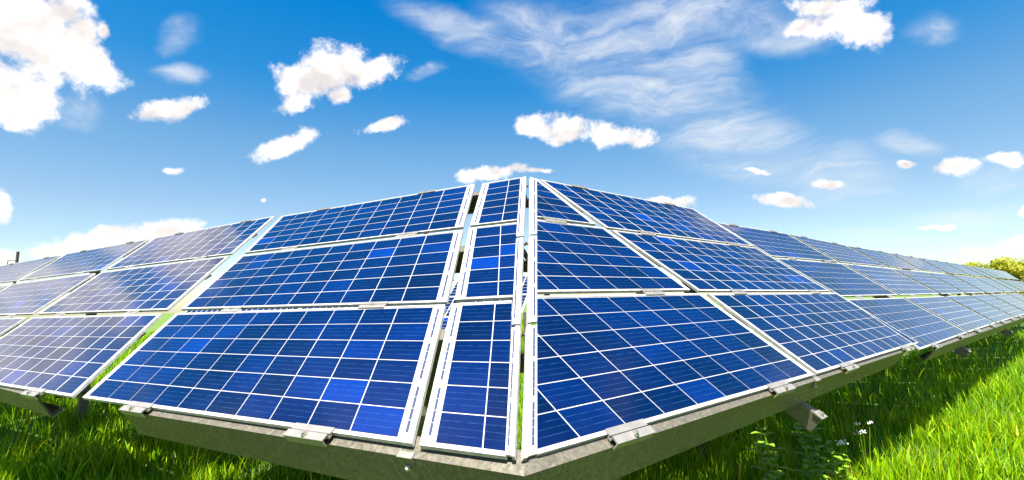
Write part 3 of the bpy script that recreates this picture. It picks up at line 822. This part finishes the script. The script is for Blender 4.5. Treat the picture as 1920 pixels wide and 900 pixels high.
tag(gr, 'tall bright green meadow grass growing around and under the panels', 'grass', kind='stuff')
# ------------------------------------------------------------------ plants
def on_ground(px, py, z=0.0):
    r = R_cw @ ray(px, py); return CAM + r * ((z - CAM_H) / r[2])
def leaf(par, base, d, ln, wd, nrm):
    side = N(np.cross(d, nrm)); b = MB(); rows = 6
    for i in range(rows + 1):
        t = i / rows; w = wd * math.sin(math.pi * min(1, .08 + t * .92)) ** .8 * (1 - t * .35) * (.0 if i == rows else 1); c = base + d * ln * t - V(0, 0, 1) * ln * .35 * t * t
        b.v += [c - side * w / 2 + nrm * w * .12, c, c + side * w / 2 + nrm * w * .12]; b.uv += [(0, 0)] * 3
    for i in range(rows):
        k = 3 * i; b.f += [[k, k + 1, k + 4, k + 3], [k + 1, k + 2, k + 5, k + 4]]
    return b.build('leaf', M['weed'], par, origin=base, smooth=True)
def weed(px, py, h, label, n=12, seed=1, grp='broad-leaved weeds in the grass'):
    r_ = random.Random(seed); B0 = on_ground(px, py); B0 = V(B0[0], B0[1], 0)
    t = thing('weed', B0, label, 'plant', grp)
    stems = MB(); lv = []
    for s in range(3):
        a = r_.uniform(0, 6.28); top = B0 + V(math.cos(a) * h * .25, math.sin(a) * h * .25, h * r_.uniform(.8, 1.05)); b0 = B0 + V(math.cos(a) * .03, math.sin(a) * .03, 0)
        stems.tube(b0, top, .006, .003, 6)
        for k in range(n // 2):
            q = .35 + .65 * (k + 1) / (n // 2); c = b0 + (top - b0) * q; a2 = k * 1.57 + r_.uniform(-.3, .3) + a
            for sg in (0, math.pi):
                d = N(V(math.cos(a2 + sg), math.sin(a2 + sg), .45)); lv.append((c, d, h * .24 * r_.uniform(.8, 1.2) * (1.15 - .4 * q), h * .10 * r_.uniform(.8, 1.2)))
    stems.build('stem', M['weed'], t)
    for c, d, l_, w_ in lv: leaf(t, c, d, l_, w_, N(np.cross(np.cross(d, V(0, 0, 1)), d)))
weed(1560, 975, .58, 'sunlit weed with pointed leaves at the shadow edge, bottom right', 12, 3)
weed(1480, 1000, .55, 'shaded leafy weed left of the sunlit weed, bottom edge of picture', 12, 5)
weed(1605, 965, .46, 'small light green weed right of the sunlit weed', 8, 9)
weed(1740, 790, .48, 'leafy weed at the edge of the shadow below the second right table', 10, 12)
def flower(px, py, h, label, seed):
    r_ = random.Random(seed); B0 = on_ground(px, py); B0 = V(B0[0], B0[1], 0)
    t = thing('wildflower', B0, label, 'flower', 'pale wildflowers in the grass'); b = MB(); hd = MB()
    for k in range(4):
        a = r_.uniform(0, 6.28); top = B0 + V(math.cos(a) * .05, math.sin(a) * .05, h * r_.uniform(.85, 1.05)); b.tube(B0, top, .004, .002, 5)
        for m_ in range(9):
            c = top + V(r_.gauss(0, .012), r_.gauss(0, .012), r_.gauss(0, .008)); hd.tube(c, c + V(0, 0, .006), .0048, .003, 6)
    b.build('stem', M['weed'], t); hd.build('flower_head', M['flower'], t)
flower(1632, 925, .50, 'white wildflower cluster standing highest at the shadow edge', 2)
flower(1600, 940, .46, 'pale wildflower beside the white cluster, nearer the beam', 4)

# ------------------------------------------------------------------ trees and pole
def tree(px, ptop, dist, rad, label, seed):
    r_ = np.random.default_rng(seed); d = wdir(px, 546); d = N(V(d[0], d[1], 0)); B0 = d * dist
    cz = pix(B0 + V(0, 0, 0)); H = CAM_H
    for z in np.arange(1, 30, .1):
        if pix(B0 + V(0, 0, z))[1] <= ptop: H = z; break
    t = thing('tree', B0, label, 'tree', 'trees beyond the right wing')
    b = MB(); b.tube(B0 - V(0, 0, .2), B0 + V(0, 0, H * .55), .22, .12, 8)
    for k in range(7):
        a = k * .9; z0 = H * (.25 + .05 * k); b.tube(B0 + V(0, 0, z0), B0 + V(math.cos(a) * rad * .6, math.sin(a) * rad * .6, z0 + H * .25), .09, .03, 6)
    b.build('trunk', M['bark'], t)
    cl = []
    for k in range(34):
        a = r_.uniform(0, 6.28); q = math.sqrt(r_.uniform(0, 1)); z = r_.uniform(.18, 1)
        rr_ = rad * q * math.sqrt(max(.08, 1 - (max(0, z - .45) / .58) ** 2)); cl.append((B0 + V(math.cos(a) * rr_, math.sin(a) * rr_, H * z * .93), rad * r_.uniform(.16, .34)))
    n_ = 260; vs, fs, tn = [], [], []
    for c, cr in cl:
        tone = r_.uniform(.2, .8)
        p = r_.normal(0, 1, (n_, 3)); p /= np.linalg.norm(p, axis=1)[:, None]; p = c + p * cr * (r_.uniform(.3, 1.15, n_) ** .5)[:, None] * V(1, 1, .8)
        e1 = r_.normal(0, 1, (n_, 3)); e1 /= np.linalg.norm(e1, axis=1)[:, None]; e2 = r_.normal(0, 1, (n_, 3)); e2 /= np.linalg.norm(e2, axis=1)[:, None]
        sz = r_.uniform(.09, .17, n_)[:, None] * dist / 75
        for i in range(n_):
            k = len(vs); vs += [p[i] - e1[i] * sz[i], p[i] + e2[i] * sz[i] * .6, p[i] + e1[i] * sz[i], p[i] - e2[i] * sz[i] * .6]; fs.append([k, k + 1, k + 2, k + 3]); tn += [tone + r_.uniform(-.25, .25)] * 4
    o = mesh_obj('crown', vs, fs, M['tree'], t, B0)
    at = o.data.attributes.new('tone', 'FLOAT', 'POINT'); at.data.foreach_set('value', np.clip(np.array(tn), 0, 1).astype(np.float32))
tree(1797, 491, 78, 1.6, 'small tree top showing leftmost above the pale panels', 1)
tree(1823, 493, 78, 1.6, 'low tree top between the leftmost and the rounded tree', 2)
tree(1866, 488, 70, 3.0, 'rounded light green tree left of the rightmost tree', 3)
tree(1915, 487, 66, 3.2, 'rightmost green tree at the picture edge behind the panels', 4)
tree(1956, 490, 66, 3.0, 'green tree just past the rightmost tree', 5)
d = wdir(20.5, 590); d = N(V(d[0], d[1], 0)); B0 = d * 60
zt = next(z for z in np.arange(1, 30, .05) if pix(B0 + V(0, 0, z))[1] <= 472)
pt_ = thing('utility_pole', B0, 'dark utility pole with side bracket above the far left panels', 'pole')
b = MB(); b.tube(B0, B0 + V(0, 0, zt), .12, .10, 8); b.build('pole', M['pole'], pt_)
sx = N(np.cross(d, V(0, 0, 1))); b = MB(); c = B0 + V(0, 0, zt - .8)
b.tube(c, c - sx * .55, .03, .03, 6); b.tube(c - sx * .55, c - sx * .55 - V(0, 0, .5), .03, .03, 6); b.build('bracket', M['pole'], pt_)
